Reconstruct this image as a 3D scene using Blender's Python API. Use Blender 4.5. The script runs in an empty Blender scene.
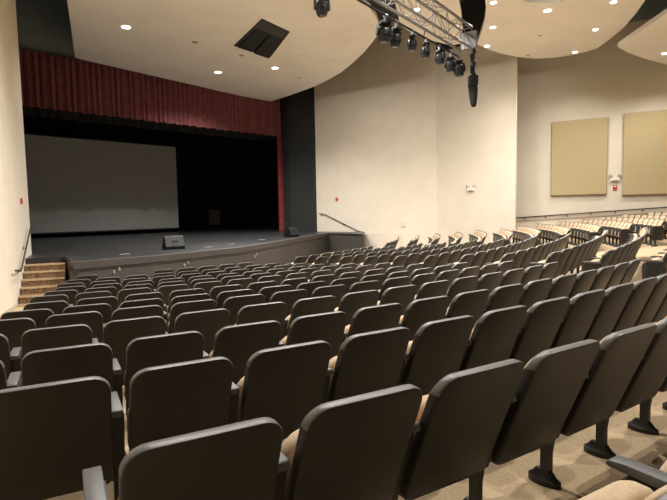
import bpy, bmesh, math, random
from mathutils import Vector, Matrix
random.seed(7)
S = bpy.context.scene
COL = S.collection
PI = math.pi

# ------------------------------------------------------------------ camera
EYE = 2.14
F, PITCH, ROLL = 500.0, 0.07640, -0.01775
cp, sp, cr, sr = math.cos(PITCH), math.sin(PITCH), math.cos(ROLL), math.sin(ROLL)
r0, u0, FW = Vector((1, 0, 0)), Vector((0, sp, cp)), Vector((0, cp, -sp))
RT, UP = cr * r0 + sr * u0, -sr * r0 + cr * u0
cam_d = bpy.data.cameras.new('camera'); cam = bpy.data.objects.new('camera', cam_d); COL.objects.link(cam)
cam_d.sensor_fit = 'HORIZONTAL'; cam_d.sensor_width = 36.0; cam_d.lens = F / 667 * 36.0
cam_d.clip_start = 0.05; cam_d.clip_end = 300
M = Matrix.Identity(4)
for i in range(3):
    M[i][0], M[i][1], M[i][2] = RT[i], UP[i], -FW[i]
M[2][3] = EYE
cam.matrix_world = M
S.camera = cam

def ray(px, py):
    return FW + RT * ((px - 333.5) / F) + UP * ((250.0 - py) / F)
def on_z(px, py, z):                 # sight line meets a level plane
    d = ray(px, py); return Vector((0, 0, EYE)) + d * ((z - EYE) / d.z)
def on_line(px, py, a, b):           # sight line meets an upright plane through plan points a, b
    d = ray(px, py); ux, uy = b[0] - a[0], b[1] - a[1]; nx, ny = -uy, ux
    t = (nx * a[0] + ny * a[1]) / (nx * d.x + ny * d.y)
    return Vector((0, 0, EYE)) + d * t
def at_y(px, py, y):
    d = ray(px, py); return Vector((0, 0, EYE)) + d * (y / d.y)

# ------------------------------------------------------------------ materials
MATS = {}
def mat(name, col, rough=0.6, metal=0.0, spec=0.5, emit=None, noise=None, bump=None, col2=None):
    """noise=(scale, amount) mottles the colour; bump=(scale, strength)"""
    m = bpy.data.materials.new(name); m.use_nodes = True
    nt = m.node_tree; b = nt.nodes['Principled BSDF']
    b.inputs['Base Color'].default_value = (*col, 1); b.inputs['Roughness'].default_value = rough
    b.inputs['Metallic'].default_value = metal; b.inputs['Specular IOR Level'].default_value = spec
    tc = nt.nodes.new('ShaderNodeTexCoord')
    if noise:
        n = nt.nodes.new('ShaderNodeTexNoise'); n.inputs['Scale'].default_value = noise[0]; n.inputs['Detail'].default_value = 4
        nt.links.new(tc.outputs['Object'], n.inputs['Vector'])
        r = nt.nodes.new('ShaderNodeValToRGB'); a = noise[1]
        c1 = [max(0, c * (1 - a)) for c in col]; c2 = [min(1, c * (1 + a)) for c in (col2 or col)]
        r.color_ramp.elements[0].position = 0.35; r.color_ramp.elements[1].position = 0.65
        r.color_ramp.elements[0].color = (*c1, 1); r.color_ramp.elements[1].color = (*c2, 1)
        nt.links.new(n.outputs['Fac'], r.inputs['Fac']); nt.links.new(r.outputs['Color'], b.inputs['Base Color'])
    if bump:
        n = nt.nodes.new('ShaderNodeTexNoise'); n.inputs['Scale'].default_value = bump[0]
        nt.links.new(tc.outputs['Object'], n.inputs['Vector'])
        bp = nt.nodes.new('ShaderNodeBump'); bp.inputs['Strength'].default_value = bump[1]; bp.inputs['Distance'].default_value = 0.01
        nt.links.new(n.outputs['Fac'], bp.inputs['Height']); nt.links.new(bp.outputs['Normal'], b.inputs['Normal'])
    if emit:
        b.inputs['Emission Color'].default_value = (*emit[:3], 1); b.inputs['Emission Strength'].default_value = emit[3]
    MATS[name] = m
    return m
WALL = mat('cream_wall_paint', (.70, .64, .535), .85, noise=(1.2, .03), bump=(60, .05))
CEIL = mat('cloud_plaster', (.86, .84, .80), .9, noise=(.8, .03))
BLACK = mat('black_paint', (.020, .021, .021), .8, noise=(2, .2))
PROSC = mat('dark_proscenium_paint', (.020, .023, .023), .85, noise=(1.5, .1))
HEADER = mat('charcoal_header_paint', (.24, .29, .30), .85, noise=(1.5, .1))
CARPET = mat('tan_carpet', (.44, .325, .195), .95, noise=(60, .10), bump=(220, .35), col2=(.45, .335, .205))
STAIRC = mat('brown_stair_carpet', (.135, .07, .032), .95, noise=(28, .55), bump=(150, .4), col2=(.2, .12, .06))
NOSE = mat('pale_nosing', (.46, .33, .19), .7, noise=(20, .1))
STAGE = mat('black_stage_deck', (.024, .025, .027), .38, noise=(1.5, .35), bump=(9, .04))
FASCIA = mat('stage_fascia_paint', (.042, .038, .036), .7, noise=(.7, .12))
FTRIM = mat('dark_trim', (.018, .016, .016), .6, noise=(3, .2))
SHELL = mat('charcoal_seat_plastic', (.0165, .0152, .013), .45, noise=(45, .10), bump=(350, .12))
EDGE = mat('seat_edge_top_lit', (.135, .132, .127), .40, noise=(45, .08), bump=(350, .08))  # seat plastic lightened as if lit from above
FABRIC = mat('tan_seat_fabric', (.57, .43, .285), .9, noise=(60, .07), bump=(300, .25))
ARM = mat('grey_armrest_plastic', (.085, .085, .085), .45, noise=(60, .08), bump=(300, .1))
LEGM = mat('black_steel', (.010, .009, .009), .45, noise=(20, .2))
RED = mat('maroon_velvet', (.17, .046, .052), .85, noise=(4, .18))
REDL = mat('crimson_velvet', (.26, .030, .038), .8, noise=(4, .18))
DRAPE = mat('black_drape', (.016, .016, .016), .95, noise=(3, .3))
SCREEN = mat('grey_screen_cloth', (.35, .36, .36), .85, noise=(.6, .04))
PANELF = mat('khaki_acoustic_fabric', (.47, .385, .215), .95, noise=(70, .05), bump=(250, .2))
ALU = mat('aluminium', (.30, .30, .31), .42, metal=.8, noise=(15, .1))
BODY = mat('black_fixture_body', (.016, .018, .020), .5, spec=.25, noise=(12, .2))
GLASS = mat('fixture_lens', (.03, .035, .045), .08, spec=.8, noise=(5, .1))
RAILM = mat('dark_bronze_rail', (.05, .04, .032), .4, metal=.4, noise=(12, .15))
WHITE = mat('white_plastic', (.75, .72, .66), .5, noise=(20, .03))
REDP = mat('red_plastic', (.55, .045, .03), .45, noise=(20, .08))
LAMP = mat('lamp_glow', (1, .93, .82), .5, emit=(1.0, .88, .70, 14), noise=(3, .01))
DIM = mat('unlit_lamp_recess', (.30, .24, .18), .6, noise=(8, .1))
GRILLE = mat('black_speaker_grille', (.010, .011, .012), .85, noise=(90, .5), bump=(120, .5))
DOORM = mat('pale_door_paint', (.66, .60, .52), .6, noise=(2, .03))

# ------------------------------------------------------------------ mesh helpers
class MB:
    def __init__(self): self.v = []; self.f = []; self.mi = []
    def add(self, vs, fs, mi=0):
        o = len(self.v); self.v += [tuple(x) for x in vs]
        self.f += [tuple(i + o for i in f) for f in fs]; self.mi += [mi] * len(fs)
        return self
    def hexa(self, p, mi=0):   # 8 points: bottom ring 0-3, top ring 4-7
        return self.add(p, [(3, 2, 1, 0), (4, 5, 6, 7), (0, 1, 5, 4), (1, 2, 6, 5), (2, 3, 7, 6), (3, 0, 4, 7)], mi)
    def box(self, c, s, rz=0.0, mi=0):
        ca, sa = math.cos(rz), math.sin(rz); P = []
        for z in (-.5, .5):
            for x, y in ((-.5, -.5), (.5, -.5), (.5, .5), (-.5, .5)):
                X, Y = x * s[0], y * s[1]
                P.append((c[0] + X * ca - Y * sa, c[1] + X * sa + Y * ca, c[2] + z * s[2]))
        return self.hexa(P, mi)
    def rings(self, rings, mi=0, cap=True):
        n = len(rings[0]); vs = [p for r in rings for p in r]; fs = []
        for a in range(len(rings) - 1):
            for i in range(n):
                j = (i + 1) % n
                fs.append((a * n + i, a * n + j, (a + 1) * n + j, (a + 1) * n + i))
        if cap:
            fs.append(tuple(range(n - 1, -1, -1))); fs.append(tuple((len(rings) - 1) * n + i for i in range(n)))
        return self.add(vs, fs, mi)
    def tube(self, pts, r, n=8, mi=0):
        pts = [Vector(p) for p in pts]; rs = []
        prev = None
        for i, p in enumerate(pts):
            d = (pts[min(i + 1, len(pts) - 1)] - pts[max(i - 1, 0)]).normalized()
            a = Vector((0, 0, 1)) if abs(d.z) < .9 else Vector((1, 0, 0))
            x = d.cross(a).normalized(); y = d.cross(x).normalized()
            rr = r[i] if isinstance(r, (list, tuple)) else r
            rs.append([tuple(p + x * (rr * math.cos(2 * PI * k / n)) + y * (rr * math.sin(2 * PI * k / n))) for k in range(n)])
        return self.rings(rs, mi)
    def lathe(self, c, prof, n=20, mi=0, axis=None):
        """prof: list of (radius, height) along axis (default +z)"""
        ax = Vector(axis).normalized() if axis else Vector((0, 0, 1))
        a = Vector((0, 0, 1)) if abs(ax.z) < .9 else Vector((1, 0, 0))
        x = ax.cross(a).normalized(); y = ax.cross(x).normalized(); c = Vector(c)
        rs = [[tuple(c + ax * h + x * (r * math.cos(2 * PI * k / n)) + y * (r * math.sin(2 * PI * k / n))) for k in range(n)] for r, h in prof]
        return self.rings(rs, mi)
    def prism(self, poly, z0, z1, mi=0):
        return self.rings([[(p[0], p[1], z0) for p in poly], [(p[0], p[1], z1) for p in poly]], mi)
    def mesh(self, name, mats, smooth=None, bevel=0, bevseg=2):
        me = bpy.data.meshes.new(name); me.from_pydata(self.v, [], self.f)
        for m in (mats if isinstance(mats, (list, tuple)) else [mats]): me.materials.append(m)
        for p, i in zip(me.polygons, self.mi): p.material_index = i
        bm = bmesh.new(); bm.from_mesh(me)
        bmesh.ops.recalc_face_normals(bm, faces=bm.faces)
        if bevel:
            es = [e for e in bm.edges if len(e.link_faces) == 2 and e.calc_face_angle(0) > .5]
            bmesh.ops.bevel(bm, geom=es, offset=bevel, segments=bevseg, affect='EDGES', profile=.5)
        bm.to_mesh(me); bm.free()
        if smooth:
            for p in me.polygons: p.use_smooth = True
            me.set_sharp_from_angle(angle=math.radians(smooth))
        return me

def link(name, me, parent=None, loc=None):
    o = bpy.data.objects.new(name, me); COL.objects.link(o)
    if parent: o.parent = parent
    if loc is not None: o.location = loc
    return o
def empty(name, loc, rz=0.0):
    o = bpy.data.objects.new(name, None); COL.objects.link(o); o.location = loc; o.rotation_euler = (0, 0, rz)
    o.empty_display_size = .1
    return o
def tag(o, label, cat, group=None):
    o['label'] = label; o['category'] = cat
    if group: o['group'] = group
    return o
def struct(name, mb, m, **k):
    o = link(name, mb.mesh(name, m, **k)); o['kind'] = 'structure'; return o
def one(name, mb, m, label, cat, group=None, **k):
    return tag(link(name, mb.mesh(name, m, **k)), label, cat, group)

def smooth01(t):
    t = max(0.0, min(1.0, t)); return t * t * (3 - 2 * t)

# ------------------------------------------------------------------ the seating bowl
PW = 0.55                                   # seat pitch
C1 = (-12.882, 24.652)
PH = [.4727, .4769, .4793, .4758, .4808, .4864, .4928, .4931, .5002, .5080, .5091, .5180, .4977]
DR = [.070, .024, .029, -.097, -.117, .028, .052, -.098, -.028, .071, .101, .103, -.137]
def topz(k): return -.62119 - .062145 * k - .000965 * k * k + .00011945 * k ** 3
def R1(k): return 26.379 - .88789 * k + (DR[k] if 0 <= k < 13 else 0)
# right of the first aisle the rows bend about a centre that drifts a little from row to row
def C2(k): return (-10.2502 - .2353 * (k - 4), 24.0648 + .1034 * (k - 4))
def R2(k): return 20.5794 - .6774 * (k - 4) + .0022 * (k - 4) ** 2
def row2(x, y):
    k = 4.0
    for _ in range(8):
        c = C2(k); k += (R2(k) - math.hypot(x - c[0], y - c[1])) / .92
        k = max(-8, min(22, k))
    c = C2(k); return k, math.atan2(x - c[0], c[1] - y)
def pos2(k, th):
    c = C2(k); return c[0] + R2(k) * math.sin(th), c[1] - R2(k) * math.cos(th)
def floor_z(x, y):
    d1x, d1y = x - C1[0], C1[1] - y; ra = math.hypot(d1x, d1y); ta = math.atan2(d1x, d1y)
    k1 = max(-6, min(12.3, (26.379 - ra) / .88789))
    z1 = topz(k1) - .84 + EYE
    w = smooth01((ta - .785) / .055)
    if w <= 0: return z1
    k2, tb = row2(x, y); kc = max(-6, min(12.3, k2))
    t = max(-.1, min(.45, tb - .85))
    rise = (.0935 + .7674 * t - .8556 * t * t) * max(0, 1 - .0922 * (k2 - 4))
    z2 = topz(kc) - .84 + EYE + rise
    return z1 * (1 - w) + z2 * w

mb = MB(); nx, ny, x0, y0, st = 112, 98, -14.0, -8.0, .4
for j in range(ny + 1):
    for i in range(nx + 1):
        x, y = x0 + i * st, y0 + j * st; mb.v.append((x, y, floor_z(x, y)))
for j in range(ny):
    for i in range(nx):
        a = j * (nx + 1) + i; mb.f.append((a, a + 1, a + nx + 2, a + nx + 1)); mb.mi.append(0)
struct('floor', mb, CARPET, smooth=80)

# ---- one seat: local +y is the way the sitter faces, origin on the floor under the top of the back
def rrect(w, z0, z1, rt, rb, n=6):
    pts = []
    for cx, cz, r, a0 in ((w / 2 - rb, z0 + rb, rb, -PI / 2), (w / 2 - rt, z1 - rt, rt, 0), (-w / 2 + rt, z1 - rt, rt, PI / 2), (-w / 2 + rb, z0 + rb, rb, PI)):
        for i in range(n + 1):
            a = a0 + PI / 2 * i / n; pts.append((cx + r * math.cos(a), cz + r * math.sin(a)))
    return pts
def slab(mb, outline, y_of, t, e, mi=0, puff=0.0, cx=0, cz=0, rim=None, deep=None):
    """rounded-edge slab: outline in (x,z), y_of(x,z) places its back face, t thick, e edge radius"""
    def ring(k, dy):
        out = []
        for x, z in outline:
            X, Z = cx + (x - cx) * k[0], cz + (z - cz) * k[1]; out.append((X, y_of(X, Z) + (dy if dy < t * .4 else dy - t + tf(Z)), Z))
        return out
    w = max(x for x, z in outline) - cx; h = max(z for x, z in outline) - cz
    tf = (lambda z: t * deep(z)) if deep else (lambda z: t)
    i1 = (1 - e / w, 1 - e / h); i2 = (1 - .3 * e / w, 1 - .3 * e / h)
    rs = [ring(i1, 0), ring(i2, .3 * e), ring((1, 1), e), ring((1, 1), t - e), ring(i2, t - .3 * e), ring(i1, t)]
    if puff: rs += [ring((.75, .78), t + puff * .75), ring((.4, .42), t + puff)]
    nf = len(mb.f); mb.rings(rs, mi); n = len(outline)
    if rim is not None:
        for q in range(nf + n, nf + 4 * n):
            if sum(mb.v[v][2] for v in mb.f[q]) / 4 > .755: mb.mi[q] = rim  # only the top of the rim is lightened, painting in overhead light
    return mb
BT, BB = .84, .24
def yback(x, z): return .245 * (BT - z) / (BT - BB) - .012 + .018 * (x / .24) ** 2
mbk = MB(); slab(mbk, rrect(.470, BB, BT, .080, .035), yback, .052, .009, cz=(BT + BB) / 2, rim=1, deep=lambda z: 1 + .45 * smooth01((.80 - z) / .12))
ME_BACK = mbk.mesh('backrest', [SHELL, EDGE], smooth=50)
mc = MB(); slab(mc, rrect(.440, .37, .822, .10, .05), lambda x, z: yback(x, z) + .046, .036, .016, puff=.016, cz=.6)
ME_CUSH = mc.mesh('back_cushion', FABRIC, smooth=60)
def ypan(x, z): return .300 - .055 * (z - .34) / .30
mp = MB(); slab(mp, rrect(.400, .36, .63, .11, .05), lambda x, z: ypan(x, z) + .055, .035, .014, cz=.50)
ME_PAN = mp.mesh('seat_pan', SHELL, smooth=50)
ms = MB(); slab(ms, [(x, z) for x, z in rrect(.464, .335, .655, .13, .05)], lambda x, z: ypan(x, z) - .02, .10, .030, cz=.505)
ME_SEAT = ms.mesh('seat_cushion', FABRIC, smooth=60)
def arm_mb(sx):
    m = MB(); x = sx * PW / 2 - .018
    prof = [(.105, .613), (.110, .638), (.125, .644), (.36, .644), (.405, .638), (.418, .625), (.405, .616), (.12, .608)]
    m.rings([[(x - .029, y, z) for y, z in prof], [(x + .029, y, z) for y, z in prof]])
    return m
def leg_mb(sx):
    m = MB(); x = sx * PW / 2 - .012
    # side standard: an upright under the arm, tapering to a post and an oval foot
    prof = [(.27, .24), (.145, .61), (.35, .61), (.36, .58), (.345, .50), (.355, .24)]
    m.rings([[(x - .030, y, z) for y, z in prof], [(x + .030, y, z) for y, z in prof]])
    m.rings([[(x + sxx * .020, y, z) for sxx, y in ((-1, yy0), (1, yy0), (1, yy1), (-1, yy1))] for z, yy0, yy1 in ((.0, .295, .345), (.15, .295, .345), (.28, .275, .35))])
    def oval(a, b, z): return [(x + a * math.cos(2 * PI * i / 16), .33 + b * math.sin(2 * PI * i / 16), z) for i in range(16)]
    m.rings([oval(.046, .095, -.035), oval(.046, .095, .006), oval(.034, .075, .018), oval(.02, .05, .05)])
    return m
ME_ARM = {s: arm_mb(s).mesh('armrest', ARM, smooth=40, bevel=.006) for s in (-1, 1)}
ME_LEG = {s: leg_mb(s).mesh('support_leg', LEGM, smooth=40) for s in (-1, 1)}
def endp_mb():
    m = MB(); x = -PW / 2 - .016
    prof = [(.10, .16), (.07, .50), (.10, .60), (.36, .60), (.41, .57), (.42, .50), (.40, .16)]
    m.rings([[(x - .014, y, z) for y, z in prof], [(x + .014, y, z) for y, z in prof]])
    return m
ME_END = endp_mb().mesh('end_panel', SHELL, smooth=40, bevel=.005)

ORD = ['', 'first', 'second', 'third', 'fourth', 'fifth', 'sixth', 'seventh', 'eighth', 'ninth', 'tenth', 'eleventh', 'twelfth', 'thirteenth', 'fourteenth', 'fifteenth', 'sixteenth', 'seventeenth', 'eighteenth']
ROWN = lambda k: ORD[13 - k]
W1a, W1b, W2b = (-.944, 29.5), (5.28, 25.5), (8.17, 22.5)
def clear_of_walls(x, y):                    # rows stop an aisle's width short of the side walls
    for a, c in ((W1a, W1b), (W1b, W2b)):
        dx, dy = c[0] - a[0], c[1] - a[1]; L = math.hypot(dx, dy)
        t = ((x - a[0]) * dx + (y - a[1]) * dy) / L / L; d = ((x - a[0]) * dy - (y - a[1]) * dx) / L
        if -.1 < t < 1.0 and d < .75: return False
    return True
seats = []                                   # (key, block, k, x, y, th, first, last)
BLOCK1 = {k: list(range(-1, 20)) for k in range(13)}
BLOCK1[0] = list(range(1, 20)); BLOCK1[12] = [0, 3, 4, 5, 6, 7]
for k in range(13):
    r = R1(k); idx = [i for i in BLOCK1[k] if PH[k] + (i + .5) * PW / r <= .790]
    for i in idx:
        th = PH[k] + i * PW / r
        seats.append(((1, k, i), C1[0] + r * math.sin(th), C1[1] - r * math.cos(th), th, i == idx[0] or (k == 12 and i == 3), i == idx[-1]))
S2 = [.772, .772, .772, .771, .770, .774, .776, .780, .786, .789, .797, .799, .806]
for k in range(13):
    r = R2(k); s0 = S2[k]; n = int((1.105 - s0) * r / PW)
    for i in range(n):
        th = s0 + (i + .5) * PW / r; x, y = pos2(k, th)
        seats.append(((2, k, i), x, y, th, i == 0, i == n - 1))
for k in range(-1, 13):
    r = R2(k); s0 = {3: 1.20, 2: 1.21}.get(k, 1.19 if k > 3 else 1.22); n = int((1.525 - s0) * r / PW)
    while n > 0 and not clear_of_walls(*pos2(k, s0 + (n - .5) * PW / r)): n -= 1
    for i in range(n):
        th = s0 + (i + .5) * PW / r; x, y = pos2(k, th)
        seats.append(((3, k, i), x, y, th, i == 0, i == n - 1))
rm = R1(-1) + .08
for i in (0, 1):
    th = .5250 + i * PW / rm
    seats.append(((0, -1, i), C1[0] + rm * math.sin(th), C1[1] - rm * math.cos(th), th, False, False))
#SEATSELECT
# seats past the 300 that show largest: one shared object; seats the view shows nothing of (outside the frame): left out
HIDE = {(b, k, i) for (b, k), l in {(1, 1): [-1]}.items() for i in l}
STUFF = {(b, k, i) for (b, k), l in {(1, 0): [9, 10, 11, 12, 13, 14], (1, 1): [12, 13, 14], (2, 0): [0, 1, 2, 3, 4, 5, 6, 7, 8, 9, 10, 11, 12, 13], (2, 1): [0, 1, 2, 3, 4, 5, 6, 7, 8, 9, 10, 11, 12], (2, 2): [2, 3, 4, 5, 6, 7, 8, 9, 10, 11, 12], (2, 3): [7, 8, 9], (2, 4): [9, 10], (2, 5): [10], (2, 6): [10], (2, 10): [8], (2, 12): [7], (3, -1): [0, 1, 2, 3, 4, 5, 6, 7, 8, 9, 10, 11, 12], (3, 0): [0, 1, 2, 3, 4, 5, 6, 7, 8, 9, 10, 11], (3, 1): [0, 1, 2, 3, 8, 9, 10, 11], (3, 2): [7, 9, 10, 11], (3, 3): [9, 10, 11], (3, 4): [9, 10, 11], (3, 5): [1, 10, 11], (3, 6): [1, 2, 3], (3, 7): [1, 2, 3, 4, 5], (3, 8): [1, 2, 3, 4, 5, 6, 7], (3, 9): [1, 2, 3, 4, 5, 6, 7, 8], (3, 10): [1, 2, 3, 4, 5, 6, 7, 8], (3, 11): [1, 2, 3, 4, 5, 6, 7, 8], (3, 12): [0, 1, 2, 3, 4, 5, 6, 7, 8]}.items() for i in l}
#ENDSELECT

def seat_label(key, n):
    b, k, i = key
    if b == 0:
        return 'tan cushion of a folded seat, bottom right corner, ' + ('left of the armrest' if i == 0 else 'right of the armrest')
    if b == 1 and k <= 2:
        w = ('the nearest row', 'the second nearest row', 'the third nearest row')[k]
        return 'dark folding seat seen from behind in %s, %s from its left end' % (w, ORD[n])
    if b == 1: return 'dark folding seat, near block: %s from the wall aisle, %s row from the stage' % (ORD[n], ROWN(k))
    if b == 2: return 'dark folding seat, middle block: %s from the near aisle, %s row from the stage' % (ORD[n], ROWN(k))
    if k < 0: return 'tan-fronted folding seat, far block: %s from its aisle, rearmost row' % ORD[n]
    return 'tan-fronted folding seat, far block: %s from its aisle, %s row from the stage' % (ORD[n], ROWN(k))
GROUPS = {0: 'folded seats beside the camera', 1: 'seats of the near block', 2: 'seats of the middle block', 3: 'seats of the far block'}
count = {}
stuff_mb = []
for key, x, y, th, first, last in seats:
    if key in HIDE: continue
    rowk = key[:2]; count[rowk] = count.get(rowk, 0) + 1
    z = floor_z(x, y)
    if key in STUFF:
        stuff_mb.append((x, y, z, th, first)); continue
    root = empty('auditorium_seat', (x, y, z), th)
    tag(root, seat_label(key, count[rowk]), 'seat', GROUPS[key[0]])
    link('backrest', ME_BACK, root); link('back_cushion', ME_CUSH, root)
    pan = link('seat_pan', ME_PAN, root); link('seat_cushion', ME_SEAT, pan)
    link('armrest', ME_ARM[-1], root); link('support_leg', ME_LEG[-1], root)
    if last: link('armrest', ME_ARM[1], root); link('support_leg', ME_LEG[1], root)
    if first and key[0] > 1: link('end_panel', ME_END, root)
if stuff_mb:
    bm = bmesh.new()
    for x, y, z, th, first in stuff_mb:
        T = Matrix.Translation((x, y, z)) @ Matrix.Rotation(th, 4, 'Z')
        for me, mi in ((ME_BACK, -1), (ME_CUSH, 1), (ME_PAN, 0), (ME_SEAT, 1), (ME_ARM[-1], 2), (ME_LEG[-1], 3)):
            nv, nf = len(bm.verts), len(bm.faces)
            bm.from_mesh(me); bm.verts.ensure_lookup_table(); bm.faces.ensure_lookup_table()
            bmesh.ops.transform(bm, matrix=T, verts=bm.verts[nv:])
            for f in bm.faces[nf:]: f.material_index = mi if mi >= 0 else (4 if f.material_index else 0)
    me = bpy.data.meshes.new('distant_seats'); bm.to_mesh(me); bm.free()
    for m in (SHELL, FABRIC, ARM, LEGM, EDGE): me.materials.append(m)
    o = link('distant_auditorium_seats', me); o['kind'] = 'stuff'
    tag(o, 'remaining folding seats of the far rows, each barely showing between the others', 'seats')

# ------------------------------------------------------------------ room shell
TOP = EYE + 9.8
def wall(name, pts, thick, z0, z1, m, side=1):
    """upright wall along plan points, thickened away from the room"""
    b = MB()
    for a, c in zip(pts[:-1], pts[1:]):
        d = Vector((c[0] - a[0], c[1] - a[1], 0)).normalized(); n = Vector((-d.y, d.x, 0)) * thick * side
        P = [Vector((a[0], a[1], 0)), Vector((c[0], c[1], 0)), Vector((c[0], c[1], 0)) + n, Vector((a[0], a[1], 0)) + n]
        b.hexa([(p.x, p.y, z0) for p in P] + [(p.x, p.y, z1) for p in P])
    return struct(name, b, m)
E1 = Vector((-9.32, 15.40)); LD = Vector((.431, -.902)).normalized()
L2 = E1 + LD * 20
W3a, W3b = (7.6, 26.2), (28.0, 15.05)
wall('wall_left', [tuple(L2), tuple(E1)], .3, -.3, TOP, WALL, 1)
wall('wall_front', [W1a, W1b], .3, -.3, TOP, WALL, 1)
wall('wall_front_return', [W1b, W2b], .12, -.3, EYE + 7.75, WALL, 1)
wall('wall_front_return_upper', [W1b, W2b], 0.12, EYE + 7.75, TOP, PROSC, 1)
wall('wall_right', [W3a, W3b], .3, -.3, EYE + 8.2, WALL, 1)
wall('wall_right_upper', [W3a, W3b], .3, EYE + 8.2, TOP, HEADER, 1)
wall('wall_side', [W3b, (28.0, -7.5)], .3, -.3, TOP, WALL, 1)
wall('wall_back', [(28.0, -7.5), tuple(L2)], .3, -.3, TOP, WALL, 1)
b = MB(); b.box((6, 16, TOP + .1), (70, 60, .2)); struct('ceiling', b, mat('dark_ceiling_paint', (.075, .092, .10), .9, noise=(1.5, .1)))

# ------------------------------------------------------------------ stage
SZ = EYE - 1.14
edge_px = [(73, 262.6), (85, 261.6), (110, 259.5), (135, 257.6), (160, 255.5), (180, 253.6), (200, 251.5), (220, 249.5), (240, 247.5), (265, 243.6), (290, 239.4), (305, 236.8), (318, 234.6), (328, 233.2)]
edge = [on_z(px, py, SZ) for px, py in edge_px]
SR = [on_z(345, 233.6, SZ), on_z(361, 234.2, SZ)]
VA, VB = Vector((-12.65, 20.6)), Vector((-3.03, 30.35))         # line of the valance
VD = (VB - VA).normalized(); VN = Vector((-VD.y, VD.x))            # VN points upstage
def pl0(s, w): return (E1.x + LD.x * s - LD.y * w, E1.y + LD.y * s + LD.x * w)
deck = [(p.x, p.y) for p in edge] + [(p.x, p.y) for p in SR]
back_r, back_l = VB + VD * 6 + VN * 14, VA - VD * 5 + VN * 14
deck += [(1.75, 27.55), (-.6, 29.1), tuple(VB + VD * 5), tuple(back_r), tuple(back_l), tuple(VA - VD * 5), (E1.x - .3, E1.y + .4), (E1.x + .05, E1.y - .05), pl0(2.0, 1.02)]
b = MB(); b.prism(deck, SZ - .10, SZ); struct('floor_stage', b, STAGE)
def offset_path(pts, d):
    out = []
    for i, p in enumerate(pts):
        t = (pts[min(i + 1, len(pts) - 1)] - pts[max(i - 1, 0)]); t = Vector((t.x, t.y, 0)).normalized()
        n = Vector((t.y, -t.x, 0)); out.append(Vector((p.x, p.y, 0)) + n * d)
    return out
fr = offset_path(edge, .0); fr_in = offset_path(edge, -.25); band = offset_path(edge, .035)
def strip(name, front, back, z0, z1, m):
    b = MB()
    n = len(front)
    rs = [[(f.x, f.y, z0), (f.x, f.y, z1), (g.x, g.y, z1), (g.x, g.y, z0)] for f, g in zip(front, back)]
    b.rings(rs); return struct(name, b, m, smooth=30)
strip('trim_stage_fascia', fr, fr_in, -.1, SZ - .10, FASCIA)
strip('trim_stage_edge', band, fr_in, SZ - .17, SZ + .004, FASCIA)
strip('trim_stage_reveal', offset_path(edge, .02), fr_in, SZ - .225, SZ - .17, FTRIM)
# right-hand stair cheek
b = MB()
q = [edge[-1], SR[0], SR[1]]; qi = offset_path(q, -.2)
rs = [[(f.x, f.y, -.1), (f.x, f.y, SZ + .005), (g.x, g.y, SZ + .005), (g.x, g.y, -.1)] for f, g in zip(q, qi)]
b.rings(rs); struct('wall_stair_cheek', b, FASCIA)
# stage house
def swall(name, a, c, z0, z1, m=BLACK): return wall(name, [tuple(a), tuple(c)], .2, z0, z1, m, 1)
swall('wall_stage_back', back_l, back_r, SZ - .1, TOP, BLACK)
swall('wall_stage_left', (E1.x - .02, E1.y + .02), (-13.9, 20.0), -.2, TOP, PROSC)
swall('wall_stage_left_rear', VA - VD * 2, VA - VD * 2 + VN * 14, SZ - .1, TOP, BLACK)
swall('wall_stage_right', back_r, VB + VD * 6, SZ - .1, TOP, BLACK)
PR0 = VB + VD * .35 - VN * .3; PR1 = Vector((-.97, 29.72))
b = MB()
for a, c in ((PR0, PR1), (PR0 + VN * .6, PR0)):
    d = (c - a).normalized(); n = Vector((-d.y, d.x)) * .12
    P = [a, c, c + n, a + n]; b.hexa([(p.x, p.y, SZ) for p in P] + [(p.x, p.y, TOP) for p in P])
struct('wall_proscenium_right', b, PROSC)
HZ0 = EYE + 6.3
h0, h1 = VA - VD * 2.2 + VN * .5, VB + VD * .4 + VN * .5
b = MB(); P = [h0, h1, h1 + VN * .25, h0 + VN * .25]
b.hexa([(p.x, p.y, HZ0) for p in P] + [(p.x, p.y, TOP) for p in P]); struct('wall_proscenium_header', b, HEADER)

# valance and leg curtain: pleated cloth with thickness
def pleated(a, c, z0, z1, pitch, amp, thick, zvar=0.0):
    b = MB(); L = (c - a).length; d = (c - a) / L; n = Vector((-d.y, d.x)); N = int(L / pitch * 8); rs = []
    for i in range(N + 1):
        s = L * i / N; ph = 2 * PI * s / pitch
        o = amp * math.sin(ph + .8 * math.sin(s * 1.7)) + amp * .35 * math.sin(2.3 * ph + s); o2 = o * .55
        p0 = a + d * s + n * o; p1 = a + d * s + n * o2; zb = z0 + zvar * math.sin(ph * .5)
        rs.append([(p0.x, p0.y, zb), (p1.x, p1.y, z1), (p1.x + n.x * thick, p1.y + n.y * thick, z1), (p0.x + n.x * thick, p0.y + n.y * thick, zb)])
    return b.rings(rs)
one('stage_valance', pleated(VA - VD * .6, VB, EYE + 4.53, EYE + 6.78, .28, .07, .05, .02), RED,
    'maroon pleated valance hanging across the top of the stage opening', 'curtain', smooth=60)
LEGZ = on_line(284, 231.4, VA + VN * .5, VB + VN * .5)
la, lb = on_line(279, 200, VA + VN * .55, VB + VN * .55), on_line(288, 200, VA + VN * .55, VB + VN * .55)
one('stage_curtain_leg', pleated(Vector((la.x, la.y)), Vector((lb.x, lb.y)), SZ + .01, EYE + 6.2, .17, .05, .04), REDL,
    'narrow red curtain hanging at the right edge of the stage opening', 'curtain', smooth=60)
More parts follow.
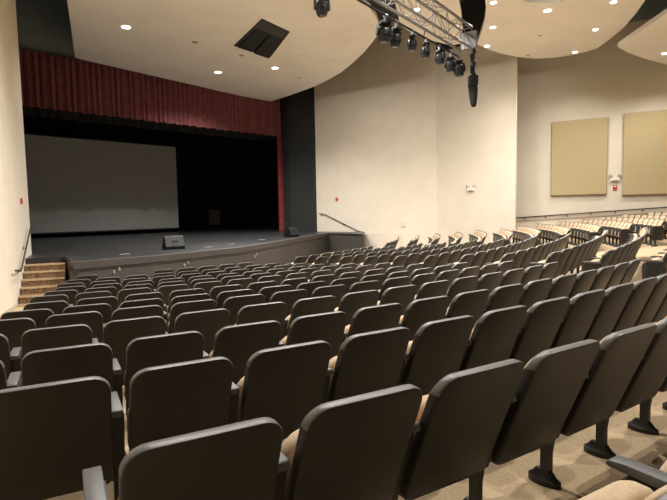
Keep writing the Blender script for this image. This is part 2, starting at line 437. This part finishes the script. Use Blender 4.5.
# black drape behind on the right half of the stage
d0, d1 = VA + VN * 12.6 - VD * 2, VB + VN * 12.6 + VD * 3
one('backdrop_curtain', pleated(d0, d1, SZ + .01, EYE + 8.0, .5, .08, .05), DRAPE,
    'black full-height drape across the back of the stage', 'curtain', smooth=60)
m0, m1 = VA + VN * 2.2 - VD * 1.5, VB + VN * 2.2 + VD * 2
one('border_curtain', pleated(m0, m1, EYE + 4.55, EYE + 7.6, .5, .06, .05), DRAPE,
    'black border drape hanging just behind the maroon valance', 'curtain', smooth=60)
# projection screen
sa, sb = VA + VN * 7 - VD * 3, VB + VN * 7
pTL, pTR = on_line(24, 132.6, sa, sb), on_line(175.5, 147, sa, sb); pBL, pBR = on_line(35, 236.5, sa, sb), on_line(177, 226.3, sa, sb)
zt, zb = (pTL.z + pTR.z) / 2, (pBL.z + pBR.z) / 2
P = [Vector((pTL.x, pTL.y)) - VD * 1.0, Vector((pTR.x, pTR.y)), Vector((pTR.x, pTR.y)) + VN * .04, Vector((pTL.x, pTL.y)) - VD * 1.0 + VN * .04]
scr = empty('projection_screen', ((P[0].x + P[1].x) / 2, (P[0].y + P[1].y) / 2, SZ))
tag(scr, 'large grey projection screen hanging upstage on the left', 'screen')
def under(root, name, mb, m, **k):
    o = link(name, mb.mesh(name, m, **k), root); o.matrix_parent_inverse = Matrix.Translation(-root.location); return o
b = MB(); b.hexa([(p.x, p.y, zb) for p in P] + [(p.x, p.y, zt) for p in P]); under(scr, 'screen_cloth', b, SCREEN)
b = MB(); b.tube([(P[0].x, P[0].y, zb), (P[1].x, P[1].y, zb)], .05); under(scr, 'batten', b, BODY, smooth=40); b = MB(); b.tube([(P[0].x, P[0].y, zt), (P[1].x, P[1].y, zt)], .05); under(scr, 'batten', b, BODY, smooth=40)
for s in (0, 1):
    b = MB()
    b.tube([(P[s].x, P[s].y, zt), (P[s].x, P[s].y, TOP - .1)], .012, 6); under(scr, 'cable', b, LEGM)
# equipment cart far upstage
cpos = on_z(214, 228.0, SZ)
ct = empty('equipment_cart', (cpos.x, cpos.y, SZ), math.atan2(VD.y, VD.x) - .15)
tag(ct, 'small dark equipment cart on castors standing upstage before the black drape', 'cart')
b = MB(); b.box((0, 0, .85), (.92, .6, 1.2)); link('cabinet', b.mesh('cabinet', mat('cart_grey', (.17, .165, .16), .6, noise=(4, .2)), bevel=.02), ct)
b = MB(); b.box((0, -.02, 1.48), (1.0, .66, .06)); link('top', b.mesh('top', BODY, bevel=.01), ct)
b = MB(); b.tube([(-.46, -.3, 1.1), (-.58, -.34, 1.15), (-.58, -.34, 1.4), (-.46, -.3, 1.45)], .02); link('handle', b.mesh('handle', BODY, smooth=40), ct)
for sx in (-1, 1):
    for sy in (-1, 1):
        b = MB(); b.lathe((sx * .36 - .03, sy * .2, .09), [(.09, 0), (.09, .06)], axis=(1, 0, 0)); b.box((sx * .36, sy * .2, .2), (.05, .05, .12))
        link('castor', b.mesh('castor', LEGM, smooth=40), ct)
# stage monitors
def monitor(px, py, w, rz, label):
    p = on_z(px, py, SZ); t = empty('stage_monitor', (p.x, p.y, SZ + .006), rz); tag(t, label, 'speaker', 'stage monitor wedges')
    prof = [(-.25, 0), (-.30, .10), (-.12, .40), (.02, .44), (.28, .06), (.24, 0)]
    b = MB(); b.rings([[(-w / 2, y, z) for y, z in prof], [(w / 2, y, z) for y, z in prof]]); link('cabinet', b.mesh('cabinet', BODY, bevel=.012), t)
    n = Vector((0, .38, .26)).normalized(); b = MB()
    q = [(s * (w / 2 - .05), y + n.y * o, z + n.z * o) for o in (.0, .014) for s, y, z in ((-1, .05, .395), (1, .05, .395), (1, .25, .105), (-1, .25, .105))]
    b.hexa(q); link('grille', b.mesh('grille', GRILLE), t)
    b = MB(); n2 = Vector((0, -.30, .18)).normalized()
    b.box((0, -.215, .25), (.16, .02, .06)); link('jack_plate', b.mesh('jack_plate', LEGM), t)
    for s in (-1, 1):
        b = MB(); b.box((s * (w / 2 + .006), -.02, .24), (.014, .14, .04)); link('handle', b.mesh('handle', LEGM), t)
monitor(173.5, 249.0, .62, .55, 'black wedge monitor speaker on the front edge of the stage, left of centre')
monitor(291.5, 236.8, .55, .9, 'black wedge monitor speaker near the red curtain at the stage right edge')
# floor pockets / spike marks on the deck
for i, (px, py, lab) in enumerate([(124, 254.3, 'pale floor pocket plate left of the wedge monitor'), (208, 247.2, 'pale floor pocket plate first right of the wedge monitor'), (231, 244.2, 'pale floor pocket plate midway between both monitors'), (262, 239.6, 'pale floor pocket plate nearest the right monitor')]):
    p = on_z(px, py, SZ); b = MB(); b.box((p.x, p.y, SZ + .006), (.30, .16, .012), .9)
    one('floor_pocket', b, mat('pocket_plate%d' % i, (.24, .24, .24), .5, noise=(9, .1)), lab, 'floor plate', 'floor pockets in the stage deck', bevel=.004)
# outlet boxes on the fascia
for px, py, dz, lab in ((116.5, 270.5, .6, 'paired silver outlet box on the stage front, furthest left'), (186, 264.0, .6, 'paired silver outlet box on the stage front, below the wedge monitor'), (255.5, 255.5, .5, 'paired silver outlet box on the stage front, furthest right')):
    best = None
    for f, g in zip(fr[:-1], fr[1:]):
        p = on_line(px, py, f, g); s = (Vector((p.x, p.y, 0)) - f).dot(g - f) / (g - f).length_squared
        if -.01 <= s <= 1.01: best = (p, (g - f).normalized()); break
    p, d = best; n = Vector((d.y, -d.x, 0))
    t = empty('outlet_box', p + n * .01); tag(t, lab, 'outlet', 'outlet boxes on the stage front')
    for s in (-1, 1):
        b = MB(); b.box((d.x * s * .07, d.y * s * .07, .03 * s), (.06, .04, .09), math.atan2(d.y, d.x)); link('socket', b.mesh('socket', mat('socket_steel%d%d' % (px, s), (.20, .19, .18), .5, noise=(9, .1)), bevel=.006), t)

# ------------------------------------------------------------------ left stage stairs along the wall
nd = Vector((-LD.y, LD.x))              # into the room
st_root = empty('stage_stairs', (E1.x, E1.y, 0)); tag(st_root, 'carpeted steps with pale nosings climbing to the stage along the left wall', 'stairs')
s0 = 1.70
for i in range(-1, 6):
    z = SZ - .162 * (i + 1) - (.004 if i < 0 else 0)
    if z < .02: break
    a0, a1 = s0 + .37 * i, s0 + .37 * (i + 1)
    if i < 0: a0 = .1
    def pl(s, w): p = E1 + LD * s + nd * w; return (p.x, p.y)
    wdt = 1.0
    b = MB(); q = [pl(a0, .02), pl(a1, .02), pl(a1, wdt), pl(a0, wdt)]
    b.hexa([(x, y, -.05) for x, y in q] + [(x, y, z) for x, y in q]); under(st_root, 'landing' if i < 0 else 'step', b, STAGE if i < 0 else STAIRC)
    if i < 0: continue
    b = MB(); q = [pl(a1 - .05, .02), pl(a1 + .015, .02), pl(a1 + .015, wdt), pl(a1 - .05, wdt)]
    b.hexa([(x, y, z - .035) for x, y in q] + [(x, y, z + .006) for x, y in q]); under(st_root, 'nosing', b, NOSE)
# cheek wall between stairs and stage front, its shade put in as dark colour
b = MB(); q0 = Vector((edge[0].x, edge[0].y)); q1 = Vector(pl(2.0, 1.02)); n_ = (q0 - q1).normalized(); n_ = Vector((-n_.y, n_.x)) * .12
q = [tuple(q0), tuple(q1), tuple(q1 + n_), tuple(q0 + n_)]
b.hexa([(x, y, -.1) for x, y in q] + [(x, y, SZ + .003) for x, y in q]); struct('trim_stair_side_shade', b, FTRIM)
# base trim on the left wall
b = MB(); q = [pl(4.0, .0), pl(19, .0), pl(19, .015), pl(4.0, .015)]
b.hexa([(x, y, -.3) for x, y in q] + [(x, y, floor_z(x, y) + .10) for x, y in q]); struct('baseboard_left', b, mat('tan_base', (.5, .42, .32), .6, noise=(3, .04)))

def handrail(label, pts, n, r=.022, brackets=()):
    t = empty('handrail', pts[0]); tag(t, label, 'handrail')
    b = MB(); b.tube(pts, r); under(t, 'rail', b, RAILM, smooth=50)
    for p in brackets:
        b = MB(); p = Vector(p); q = p - Vector((n.x, n.y, 0)) * .085
        b.tube([p, p + Vector((0, 0, -.07)), q + Vector((0, 0, -.08))], .012, 6); b.lathe(q + Vector((0, 0, -.08)), [(.035, 0), (.035, .012)], 10, axis=(n.x, n.y, 0))
        under(t, 'bracket', b, RAILM, smooth=50)
    return t
def wall_pts(lst, a, c, off):
    n = Vector((-(c[1] - a[1]), c[0] - a[0])).normalized()
    if n.dot(Vector((0, 0)) - Vector(a)) < 0: n = -n
    a2, c2 = Vector(a) + n * off, Vector(c) + n * off
    return [on_line(px, py, a2, c2) for px, py in lst], n
lp, ln = wall_pts([(31, 226.5), (30.2, 229), (21.6, 268.5), (19.5, 270.6), (15.5, 270.8)], L2, E1, .09)
handrail('dark sloping handrail on the left wall beside the stage steps', lp, ln, brackets=[lp[1].lerp(lp[2], .45), lp[2]])
rp, rn = wall_pts([(319, 213.6), (324.5, 214.2), (359, 231.4), (364, 232.2)], W1a, W1b, .09)
handrail('dark sloping handrail on the cream wall right of the stage', rp, rn, brackets=[rp[0].lerp(rp[1], .5), rp[1].lerp(rp[2], .55), rp[2]])
rp, rn = wall_pts([(512, 218.2), (667, 207.2), (760, 200.5)], W3a, W3b, .09)
handrail('long dark handrail on the far right wall behind the tan seats', rp, rn, .03, [rp[0].lerp(rp[1], t) for t in (.09, .24, .385, .54, .695, .86)])
W3n = rn
# brownish strip standing in for the shadow of that rail on the wall
a, c = Vector(W3a), Vector(W3b); b = MB(); pa, pb = wall_pts([(512, 221.3), (760, 206)], W3a, W3b, .0)[0]
nn = Vector((W3n.x, W3n.y, 0)) * .03
b.hexa([tuple(pa - Vector((0, 0, .04))), tuple(pb - Vector((0, 0, .04))), tuple(pb + nn - Vector((0, 0, .04))), tuple(pa + nn - Vector((0, 0, .04))), tuple(pa), tuple(pb), tuple(pb + nn), tuple(pa + nn)])
struct('trim_rail_shadow', b, mat('rail_shadow_tan', (.40, .31, .21), .7, noise=(3, .05)))

# ------------------------------------------------------------------ acoustic panels on the right wall
def acoustic(pxl, pxr, ytl, ytr, ybl, label):
    TL, n = wall_pts([(pxl, ytl), (pxr, ytr), (pxl, ybl), (pxr, ybl)], W3a, W3b, .15)
    z1 = (TL[0].z + TL[1].z) / 2; z0 = TL[2].z; a, c = TL[0], TL[1]
    t = empty('acoustic_panel', ((a.x + c.x) / 2, (a.y + c.y) / 2, z0)); tag(t, label, 'acoustic panel', 'khaki acoustic wall panels')
    d = Vector((c.x - a.x, c.y - a.y, 0)).normalized(); nn = Vector((n.x, n.y, 0))
    o = Vector((a.x, a.y, 0)); w = (Vector((c.x, c.y, 0)) - o).length
    P = [o, o + d * w, o + d * w - nn * .148, o - nn * .148]
    b = MB(); b.hexa([(p.x, p.y, z0) for p in P] + [(p.x, p.y, z1) for p in P]); under(t, 'fabric_face', b, PANELF, bevel=.018)
    b = MB(); e = .012
    P2 = [o - d * e - nn * .03, o + d * (w + e) - nn * .03, o + d * (w + e) - nn * .149, o - d * e - nn * .149]
    b.hexa([(p.x, p.y, z0 - e) for p in P2] + [(p.x, p.y, z1 + e) for p in P2]); under(t, 'backing_frame', b, mat('panel_frame', (.36, .28, .15), .8, noise=(6, .05)))
acoustic(552, 608, 122, 117.6, 195.6, 'khaki fabric acoustic panel on the right wall, the one nearer the corner')
acoustic(624.5, 683, 113.4, 108.5, 195.0, 'khaki fabric acoustic panel cut by the right edge of the picture')

# ------------------------------------------------------------------ wall devices
def emerg(px, py, a, c, label):
    (p,), n = wall_pts([(px, py)], a, c, .0); rz = math.atan2(n.y, n.x) + PI / 2
    t = empty('emergency_light', p, rz); tag(t, label, 'emergency light', 'twin-head emergency lights')
    b = MB(); b.box((0, -.05, 0), (.40, .09, .16)); link('housing', b.mesh('housing', WHITE, bevel=.015), t)
    for s in (-1, 1):
        b = MB(); b.lathe((s * .17, -.06, .16), [(.02, -.06), (.075, -.04), (.085, .03), (.075, .045)], 14, axis=(s * .4, -1, -.3)); link('lamp_head', b.mesh('lamp_head', mat('lamp_head%d%d' % (px, s), (.55, .5, .44), .4, noise=(9, .05)), smooth=40), t)
    b = MB(); b.box((0, -.1, -.06), (.22, .02, .02)); link('indicator', b.mesh('indicator', BODY), t)
emerg(471.5, 189.5, W1b, W2b, 'white twin-head emergency light on the cream wall left of the corner')
emerg(615, 179.5, W3a, W3b, 'white twin-head emergency light between the two khaki panels')
def strobe(px, py, a, c, label, s=0.68):
    (p,), n = wall_pts([(px, py)], a, c, .0); t = empty('fire_alarm', p, math.atan2(n.y, n.x) + PI / 2); tag(t, label, 'fire alarm', 'red fire alarms')
    b = MB(); b.box((0, -.025, 0), (.13 * s, .05, .17 * s)); link('housing', b.mesh('housing', REDP, bevel=.01), t)
    b = MB(); b.box((0, -.06, .03 * s), (.07 * s, .03, .04 * s)); link('strobe_lens', b.mesh('strobe_lens', WHITE, bevel=.006), t)
strobe(20.5, 201, L2, E1, 'red fire alarm on the left wall above the handrail', .9)
strobe(337, 199, W1a, W1b, 'red fire alarm on the cream wall right of the stage', 1.2)
strobe(615, 187.5, W3a, W3b, 'red fire alarm under the emergency light between the khaki panels', 1.3)
(p,), n = wall_pts([(403.5, 224)], W1a, W1b, .0); t = empty('wall_box', p, math.atan2(n.y, n.x) + PI / 2); tag(t, 'small pale control box low on the cream wall right of the stage', 'control box')
b = MB(); b.box((0, -.03, 0), (.2, .06, .28)); link('housing', b.mesh('housing', DOORM, bevel=.01), t)
b = MB(); b.box((0, -.065, .04), (.1, .012, .1)); link('cover', b.mesh('cover', WALL), t)
(a1, a2), n = wall_pts([(364, 233), (402, 232.5)], W1a, W1b, .0)
b = MB(); nn = Vector((n.x, n.y, 0)) * .04; zt_ = a1.z
b.hexa([(q.x, q.y, -.2) for q in (a1, a2, a2 + nn, a1 + nn)] + [(q.x, q.y, zt_) for q in (a1, a2, a2 + nn, a1 + nn)]); struct('trim_wainscot', b, DOORM)

# ------------------------------------------------------------------ ceiling clouds
CZ = EYE + 6.5
def px_poly(l, z=CZ): return [(q.x, q.y) for q in (on_z(px, py, z) for px, py in l)]
def cloud(label, poly, z=CZ, t=.16):
    b = MB(); b.prism(poly, z, z + t); return one('ceiling_cloud', b, CEIL, label, 'ceiling panel', 'suspended ceiling clouds', bevel=.012)
cloudA = px_poly([(67, 0), (75, 58), (268, 102.3), (290, 95.5), (314, 86.8), (328, 80), (342, 72), (354, 62), (364, 52.5), (372, 43), (378.5, 34), (380, 28), (376.5, 18), (370.5, 9), (365, 4), (359.5, -1)])
cloudA += [(-.6, 12.0), (-2.2, 9.0), (-4.0, 6.5), (-5.2, 8.0)]
cloud('large cream ceiling panel over the front of the stage', cloudA)
cloudM = px_poly([(394, -2), (396, 7), (398, 15), (400, 25), (410, 32), (430, 40), (450, 45.5), (459.5, 44), (462.5, 30), (461.5, 15), (459, 0)])
cloudM = [(cloudM[0][0] - .3, 10.5)] + cloudM + [(cloudM[-1][0] - .9, 10.5)]
cloud('narrow cream ceiling panel behind the lighting truss', cloudM)
cloudB = px_poly([(485, -2), (486, 10), (484.5, 22), (480, 36), (477, 44.5), (487, 49.3), (500, 53.3), (517, 57), (535, 58.8), (552, 58), (570, 55.5), (585, 52.3), (597.5, 48.2), (611, 38.5), (623.6, 28), (636, 13.5), (647, -2)])
cloudB += px_poly([(604, -14), (560, 2.0), (545, 3.2), (530, 2.6), (512, -2), (500, -10)])
cloud('curved cream ceiling panel with downlights, upper right', cloudB)
cloudC = px_poly([(617.5, 47), (626, 52), (640, 57.2), (654, 61.5), (670, 65.5), (700, 70)], EYE + 6.0)
cloudC += [(17.5, 15.0)] + px_poly([(690, -2), (667, 13), (640, 31.5)], EYE + 6.0)
cloud('cream ceiling panel cut by the upper right corner', cloudC, EYE + 6.0)

# ------------------------------------------------------------------ downlights
LIGHTS = []
def spot(p, energy, angle=142, blend=.8, r=.06, aim=None):
    l = bpy.data.lights.new('downlight_or_fill_lamp', 'SPOT'); l.energy = energy; l.color = (1.0, .95, .885)
    l.spot_size = math.radians(angle); l.spot_blend = blend; l.shadow_soft_size = r
    o = bpy.data.objects.new('downlight_or_fill_lamp', l); COL.objects.link(o); o.location = p
    if aim: o.rotation_euler = (Vector(aim) - Vector(p)).to_track_quat('-Z', 'Y').to_euler()
    return o
E0 = 1300
ring_me = MB().lathe((0, 0, 0), [(.085, -.004), (.12, -.006), (.125, -.001), (.125, .01), (.085, .01)], 24).mesh('trim_ring', WHITE, smooth=40)
lens_me = MB().lathe((0, 0, 0), [(.098, -.010), (.09, -.016), (.03, -.018)], 24).mesh('lamp_lens', LAMP, smooth=40)
dim_me = MB().lathe((0, 0, 0), [(.098, -.008), (.09, -.011), (.03, -.012)], 24).mesh('lamp_lens', DIM, smooth=40)
def downlight(px, py, label, z=CZ, on=True, e=1.0, s=0.88):
    p = on_z(px, py, z); t = empty('recessed_downlight', p); t.scale = (s, s, 1)
    tag(t, label, 'ceiling light', 'recessed downlights')
    link('trim_ring', ring_me, t); link('lamp_lens', lens_me if on else dim_me, t)
    if on: spot((p.x, p.y, z - .05), E0 * e)
downlight(126, 27, 'lit downlight at the far left of the large ceiling panel', e=.5, s=1.50)
downlight(218, 72.3, 'lit downlight near the valance, left of the ceiling speaker', e=1.8, s=1.50)
downlight(275, 68, 'lit downlight just below the ceiling speaker opening', e=1.5, s=1.36)
downlight(195, 42, 'unlit round downlight in the large panel left of the ceiling speaker', on=False, s=1.16)
downlight(241.5, 55.3, 'unlit downlight touching the lower corner of the ceiling speaker', on=False, s=1.09)
downlight(299, 78, 'unlit downlight near the panel edge above the black proscenium corner', on=False, s=0.88)
downlight(417, 9.5, 'lit downlight seen between the chords of the lighting truss', e=.9, s=0.95)
downlight(493.5, 2.5, 'lit downlight in the curved panel, topmost of its left-hand column', e=.9, s=0.95)
downlight(493, 27.2, 'lit downlight in the curved panel, middle of its left-hand column', e=.40, s=0.95)
downlight(487, 46, 'lit downlight in the curved panel, lowest of its left-hand column', e=.40, s=0.95)
downlight(547.5, 10.5, 'lit downlight in the middle of the curved panel near its top', e=.9, s=1.16)
downlight(575, 52, 'lit downlight at the bottom edge of the curved panel', e=.42, s=0.95)
downlight(595.5, 29.5, 'lit downlight at the right side of the curved panel', e=.42, s=0.95)
downlight(613.5, 2, 'lit downlight at the upper right of the curved panel', e=.5, s=0.95)
downlight(664.5, 53.5, 'lit downlight in the corner ceiling panel at the picture edge', EYE + 6.0, e=.5, s=0.95)
downlight(540, 35.5, 'small unlit downlight below the middle of the curved panel', on=False, s=0.68)
downlight(528, 55, 'small unlit downlight at the lowest point of the curved panel', on=False, s=0.68)
# assumed house lamps out of view, without fixtures; some added to brighten the walls
for x, y, e in ((-4.0, 11.0, .4), (-3.0, 8.0, 1.0), (-.3, 12.6, 2.4), (-.5, 6.0, .9), (2.5, 9.5, 1.0), (5.0, 5.0, 1.1), (9.5, 7.5, .6), (13.5, 11.0, .6), (17.5, 12.5, .7)):
    spot((x, y, CZ - .05), E0 * e)

# added fill spots without fixtures, out of view, brightening the front and right walls
def wall_fill(p, aim, e, angle=70):
    o = spot(p, E0 * e, angle, 1.0, .35, aim); return o
wall_fill((-3.0, 13.0, CZ - .2), (1.5, 27.8, EYE + 1.9), 2.3, 46)
wall_fill((-1.0, 11.0, CZ - .2), (5.2, 25.4, EYE + 1.9), 2.0, 46)
wall_fill((6.0, 8.0, CZ - .25), (8.5, 25.6, EYE + 2.6), 1.4, 36)

# ------------------------------------------------------------------ ceiling loudspeaker
q = [on_z(px, py, CZ) for px, py in ((262, 18.5), (289.5, 31.5), (270, 57.2), (234, 45.2))]
cx, cy = sum(p.x for p in q) / 4, sum(p.y for p in q) / 4
ls = empty('ceiling_loudspeaker', (cx, cy, CZ)); tag(ls, 'black loudspeaker cluster set in a square opening of the large ceiling panel', 'loudspeaker')
L = [Vector((p.x - cx, p.y - cy, 0)) for p in q]
b = MB(); b.hexa([(p.x, p.y, -.015) for p in L] + [(p.x, p.y, .12) for p in L]); link('opening', b.mesh('opening', mat('speaker_opening', (.045, .048, .05), .8, noise=(5, .2))), ls)
b = MB()
for i in range(4):
    a, c = L[i], L[(i + 1) % 4]; a2, c2 = a * .955, c * .955
    b.hexa([(v.x, v.y, -.03) for v in (a, c, c2, a2)] + [(v.x, v.y, .02) for v in (a, c, c2, a2)])
link('frame', b.mesh('frame', BODY), ls)
def lerp4(u, v): return (L[0] * (1 - u) + L[1] * u) * (1 - v) + (L[3] * (1 - u) + L[2] * u) * v
for u0_, u1_, zz, mm in ((.08, .47, -.05, GRILLE), (.51, .93, -.08, GRILLE)):
    P = [lerp4(u0_, .28), lerp4(u1_, .28), lerp4(u1_, .95), lerp4(u0_, .95)]
    b = MB(); b.hexa([(p.x, p.y, zz - (.06 if i > 1 else 0)) for i, p in enumerate(P)] + [(p.x, p.y, 0) for p in P]); link('speaker_cabinet', b.mesh('speaker_cabinet', mm, bevel=.02), ls)

# ------------------------------------------------------------------ lighting truss with moving heads
TZ = EYE + 4.27
n0, n1 = on_z(388, 7.5, TZ), on_z(461, 51, TZ)
td = Vector((n1.x - n0.x, n1.y - n0.y, 0)).normalized(); ts = Vector((td.y, -td.x, 0))
tA = n0 - td * 3.2; tB = n1
TW_, TH_ = .30, .55
tr = empty('lighting_truss', (tA + tB) / 2); tag(tr, 'silver box truss hanging from the ceiling at the upper centre', 'truss')
co = [(0, 0), (1, 0), (1, 1), (0, 1)]
def tp(s, c): return tA + td * s + ts * (TW_ * c[0]) + Vector((0, 0, TH_ * c[1]))
TL_ = (tB - tA).length
for c in co:
    b = MB(); b.tube([tp(0, c), tp(TL_, c)], .034, 10); under(tr, 'chord', b, ALU, smooth=50)
b = MB(); nb = int(TL_ / .75)
for i in range(nb):
    s_, e_ = TL_ * i / nb, TL_ * (i + 1) / nb
    for j in range(4):
        c, d = co[j], co[(j + 1) % 4]
        b.tube([tp(s_, c if i % 2 else d), tp(e_, d if i % 2 else c)], .010, 6); b.tube([tp(e_, c), tp(e_, d)], .010, 6)
under(tr, 'lacing', b, ALU, smooth=50)
for s_ in (TL_ * .15, TL_ * .62):
    b = MB(); top = tp(s_, (.5, 1)); b.tube([top, (top.x, top.y, TOP)], .012, 6); under(tr, 'hanging_cable', b, LEGM)
# end fitting
b = MB(); c = tp(TL_ + .15, (.5, .5)); rz = math.atan2(td.y, td.x)
b.box(c, (.10, .46, .46), rz); b.box(c + td * .12, (.10, .20, .30), rz)
under(tr, 'corner_block', b, ALU, bevel=.02)
b = MB(); b.tube([tp(0, (-.12, -.30)), tp(TL_, (-.12, -.30))], .024, 10)
for s_ in [TL_ * (.1 + .2 * i) for i in range(5)]: b.tube([tp(s_, (-.12, -.30)), tp(s_, (0, 0))], .012, 6)
under(tr, 'lamp_pipe', b, BODY, smooth=50)

def moving_head():
    t = {}
    b = MB(); b.box((0, 0, -.07), (.05, .05, .14)); b.tube([(-.04, 0, 0), (.04, 0, 0)], .04, 10); t['clamp'] = (b.mesh('clamp', ALU, bevel=.006), None)
    b = MB(); b.rings([[(x * k, y * k, z) for x, y in ((-.11, -.09), (.11, -.09), (.11, .09), (-.11, .09))] for k, z in ((.7, -.13), (1, -.15), (1, -.19), (.75, -.205))]); t['base'] = (b.mesh('base', BODY, bevel=.008), None)
    b = MB()
    b.box((0, 0, -.21), (.30, .07, .025))
    for s in (-1, 1):
        b.rings([[(s * .155 + x, y, z) for x, y in ((-.014, -w), (.014, -w), (.014, w), (-.014, w))] for z, w in ((-.20, .03), (-.30, .055), (-.40, .06), (-.43, .045))])
    t['yoke'] = (b.mesh('yoke', BODY, bevel=.005), None)
    b = MB(); b.lathe((0, 0, -.21), [(.03, -.02), (.085, -.04), (.125, -.09), (.138, -.15), (.138, -.20), (.125, -.25), (.115, -.30), (.10, -.335), (.085, -.34)], 22)
    for zz in (-.13, -.17, -.21): b.lathe((0, 0, -.21), [(.136, zz - .008), (.145, zz - .004), (.145, zz + .004), (.136, zz + .008)], 22)
    t['head'] = (b.mesh('head', BODY, smooth=40), None)
    b = MB(); b.lathe((0, 0, -.21), [(.085, -.339), (.07, -.352), (.02, -.358)], 20); t['lens'] = (b.mesh('lens', GLASS, smooth=60), None)
    return {k: v[0] for k, v in t.items()}
MH = moving_head()
def put_head(px, py, label, sc=1.0, s_line=True, pos=None, rz=0.3, tilt=(0, 0)):
    p = pos
    t = empty('moving_head_light', p, rz); t.scale = (sc,) * 3; t.rotation_euler = (tilt[0], tilt[1], rz); tag(t, label, 'stage light', 'moving head lights')
    for k in ('clamp', 'base', 'yoke'): link(k, MH[k], t)
    h = link('head', MH['head'], t); link('lens', MH['lens'], h)
pipe_a, pipe_b = tp(0, (-.12, -.30)), tp(TL_, (-.12, -.30))
def on_pipe(px):
    lo, hi = 0.0, 1.15
    def pxof(s):
        p = pipe_a.lerp(pipe_b, s) - Vector((0, 0, EYE)); return 333.5 + F * p.dot(RT) / p.dot(FW)
    for _ in range(40):
        m = (lo + hi) / 2
        if pxof(m) < px: lo = m
        else: hi = m
    return pipe_a.lerp(pipe_b, lo)
NAMES = ['first', 'second', 'third', 'fourth', 'fifth', 'sixth', 'seventh']
for i, (px, sc, tl) in enumerate([(385.5, 1.0, (0, .1)), (396.5, .95, (.1, 0)), (412, .8, (0, 0)), (426, .82, (.05, 0)), (439, .84, (0, .08)), (450.5, .9, (0, 0)), (457, 1.0, (.1, .1))]):
    put_head(0, 0, 'black moving-head stage light under the truss, %s from the left' % NAMES[i], sc, pos=on_pipe(px), rz=.3 + .5 * i, tilt=tl)
# chain hoist at the truss end
hp = tp(TL_ + .18, (.5, -.1)); hp = Vector((hp.x, hp.y, hp.z))
hx = at_y(473, 60, hp.y)
ho = empty('chain_hoist', (hx.x, hp.y, hx.z)); tag(ho, 'black chain hoist with dangling chain bag at the right end of the truss', 'hoist')
def hz(py): return at_y(473, py, hp.y).z - hx.z
b = MB()
for i in range(8):
    z = hz(48) + (hz(75) - hz(48)) * i / 7; b.lathe((.02 * math.sin(i * 2), 0, z), [(.025, -.07), (.065, -.045), (.065, .045), (.025, .07)], 8)
b.tube([(0, 0, hz(40)), (0, 0, hz(75))], .02, 6); link('chain', b.mesh('chain', BODY, smooth=40), ho)
b = MB(); b.tube([(.05 * math.cos(a), 0, hz(45) + .09 * math.sin(a)) for a in [2 * PI * i / 12 for i in range(13)]], .018, 6); b.box((0, 0, hz(52)), (.10, .10, .12))
link('shackle', b.mesh('shackle', ALU, smooth=40), ho)
b = MB(); b.box((0, 0, hz(81)), (.24, .22, .28)); b.lathe((0, -.14, hz(81)), [(.09, 0), (.09, .28)], 16, axis=(0, 1, 0)); link('motor', b.mesh('motor', BODY, bevel=.02), ho)
b = MB(); z0_, z1_ = hz(87), hz(107)
b.rings([[(r_ * math.cos(2 * PI * k / 12) + .02 * f, r_ * .8 * math.sin(2 * PI * k / 12), z0_ + (z1_ - z0_) * f) for k in range(12)] for f, r_ in ((0, .13), (.3, .125), (.7, .10), (.92, .075), (1, .04))])
link('chain_bag', b.mesh('chain_bag', DRAPE, smooth=50), ho)
# a nearer moving head hanging into the top of the frame, and the foot of another
p = at_y(322, 16, 11.0)
t = put_head(0, 0, 'black stage light poking into the top edge, left of the truss', 1.0, pos=Vector((p.x, 11.0, p.z + .55)), rz=.4)
b = MB(); a_ = Vector((p.x - 2.5, 10.6, p.z + .56)); c_ = Vector((p.x + .5, 11.08, p.z + .56)); b.tube([a_, c_], .024, 10); 
pipe = one('lamp_pipe', b, BODY, 'black pipe above the top edge carrying the stage light left of the truss', 'pipe', smooth=50)
for s in (.1, .9):
    pass

# ------------------------------------------------------------------ world and colour
w = bpy.data.worlds.new('world'); S.world = w; w.use_nodes = True
w.node_tree.nodes['Background'].inputs[0].default_value = (.9, .8, .65, 1); w.node_tree.nodes['Background'].inputs[1].default_value = .02
S.view_settings.view_transform = 'Standard'; S.view_settings.look = 'None'; S.view_settings.gamma = 1
S.view_settings.use_curve_mapping = False
S.view_settings.exposure = 0.1
S.cycles.use_denoising = True
S.cycles.max_bounces = 8; S.cycles.diffuse_bounces = 5
S.cycles.sample_clamp_indirect = 4
